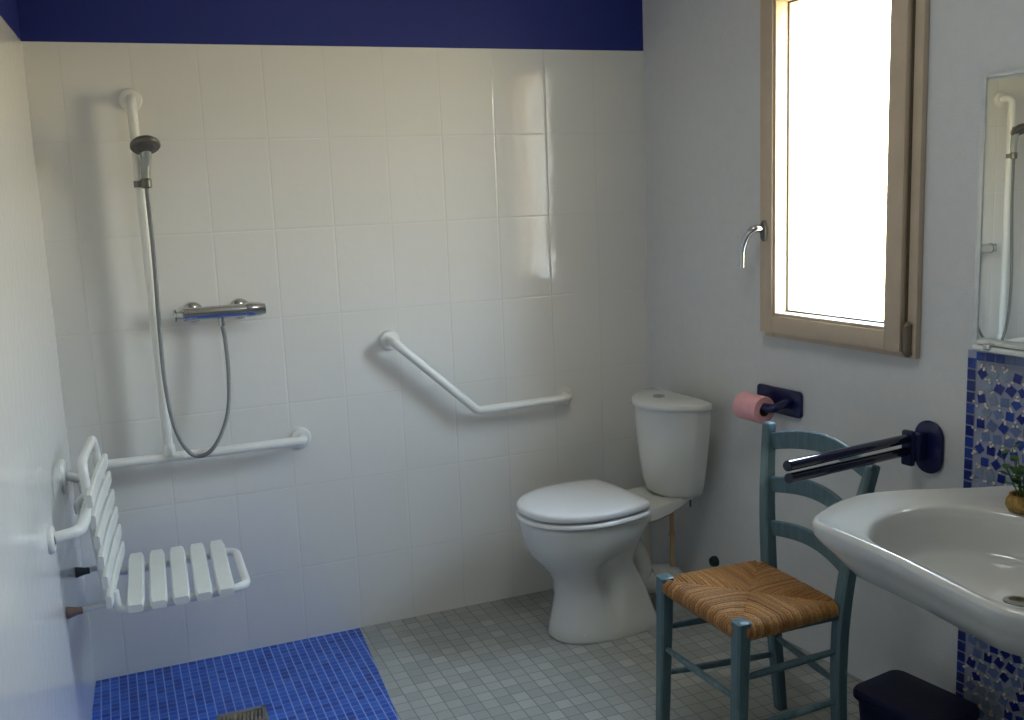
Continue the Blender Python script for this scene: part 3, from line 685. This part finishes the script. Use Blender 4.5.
# smooth the picked points a little
for _ in range(3): rin = [(rin[i - 1] + rin[i] * 2 + rin[(i + 1) % NO]) / 4 for i in range(NO)]
def Z(p, z): return V((p.x, p.y, z))
DRN = V((1.80, -1.93, 0))
def toward(p, q, d):
    v = q - p; L = v.length; return p + v * min(1, d / max(L, 1e-6))
rings = []
rings.append([Z(CB.lerp(p, .30), ZB - .165) for p in OUT]); rings.append([Z(CB.lerp(p, .55), ZB - .155) for p in OUT]); rings.append([Z(CB.lerp(p, .78), ZB - .118) for p in OUT])
rings.append([Z(CB.lerp(p, .89), ZB - .074) for p in OUT]); rings.append([Z(toward(p, CB, .020), ZB - .052) for p in OUT]); rings.append([Z(toward(p, CB, .003), ZB - .034) for p in OUT])
for a in (0, 20, 40, 55, 66, 76, 84, 90): rings.append([Z(toward(p, CB, .013 * (1 - math.cos(math.radians(a)))), ZB - .013 + .013 * math.sin(math.radians(a))) for p in OUT])
rings.append([Z(toward(p, CB, .018), ZB - .0012) for p in OUT]); rings.append([Z(toward(p, CB, .022), ZB - .005) for p in OUT])
for t, dz in ((.35, -.010), (.8, -.011), (.93, -.013), (1.0, -.019)): rings.append([Z(toward(p, CB, .023).lerp(q, t), ZB + dz) for p, q in zip(OUT, rin)])
for t, dz in ((.02, -.040), (.04, -.072), (.06, -.094), (.08, -.107), (.105, -.115), (.14, -.1195), (.20, -.1215), (.5, -.125), (.82, -.129), (.93, -.130)): rings.append([Z(q.lerp(DRN, t), ZB + dz) for q in rin])
b = MB(); b.loft(rings); b.build('basin', M_ceramic, SI, sharp=70)
b = MB(); b.lathe(Z(DRN, ZB - .131), (0, 0, 1), [(0, .031), (.003, .031), (.004, .026), (.002, .018), (.0015, 0)], 28); b.build('basin_drain', M_chrome, SI)
b = MB(); c = Z(CB, ZB - .16); b.tube(fillet([c + V((.02, 0, 0)), c + V((.02, 0, -.12)), RW(1.93, .01, ZB - .30)], .05, 8), .018, 16); b.build('basin_trap', M_pvc, SI)

# small plant on the rim
pp = V((2.010, -1.755, ZB - .010))
pl_ = thing('potted_plant', pp, 'small green plant in a yellowish woven pot on the washbasin', 'plant')
b = MB(); n = 28; rings = []
for z, r in ((0, .030), (.004, .036), (.014, .041), (.026, .039), (.036, .033), (.040, .033), (.038, .027), (.030, .025)):
    rings.append([pp + V((r * (1 + .025 * math.sin(k * 7)) * math.cos(k * 2 * math.pi / n), r * (1 + .025 * math.sin(k * 7)) * math.sin(k * 2 * math.pi / n), z)) for k in range(n)])
b.loft(rings); b.build('pot', M_pot, pl_)
b = MB()
for i in range(15):
    a = random.uniform(0, 2 * math.pi); ln = random.uniform(.05, .125); lean = random.uniform(.1, .7); d = V((math.cos(a) * lean, math.sin(a) * lean, 1)).normalized(); base = pp + V((math.cos(a) * .012, math.sin(a) * .012, .03))
    b.tube([base, base + d * ln * .5, base + d * ln], .0012, 6)
    for k_ in range(3):
        c = base + d * ln * (.5 + .25 * k_); aa = a + k_ * 2.1; s_ = V((math.cos(aa), math.sin(aa), .35)).normalized(); w_ = s_.cross(V((0, 0, 1))).normalized() * .008; L = .028
        q = [c, c + s_ * L * .35 + w_, c + s_ * L * .75 + w_ * .8, c + s_ * L + V((0, 0, -.004)), c + s_ * L * .75 - w_ * .8, c + s_ * L * .35 - w_]
        up = V((0, 0, .0012)); b.loft([[x for x in q], [x + up for x in q]])
b.build('foliage', M_leaf, pl_)

# ================================================================ BIN
bn = thing('waste_bin', (1.94, -1.50, 0), 'dark navy waste bin with a lid on the floor below the washbasin', 'bin')
bd = V((.16, -.987, 0)).normalized(); bx_ = V((.987, .16, 0)).normalized()
BC = V((1.930, -1.515, 0))
def binring(hx, hy, z, r=.03, n=6):
    pts = []
    for sx_, sy_, a0 in ((1, 1, 0), (-1, 1, 90), (-1, -1, 180), (1, -1, 270)):
        for k in range(n + 1):
            a = math.radians(a0 + 90 * k / n); pts.append(BC + bx_ * (sx_ * (hx - r) + r * math.cos(a)) + bd * (sy_ * (hy - r) + r * math.sin(a)) + V((0, 0, z)))
    return pts
b = MB(); b.loft([binring(.078, .112, 0), binring(.080, .114, .004), binring(.090, .127, .165)]); b.build('bin_body', M_bin, bn)
b = MB(); b.loft([binring(.096, .134, .160), binring(.098, .136, .163), binring(.098, .136, .180), binring(.094, .132, .187), binring(.080, .118, .190), binring(.05, .09, .193)]); b.build('bin_lid', M_bin, bn)
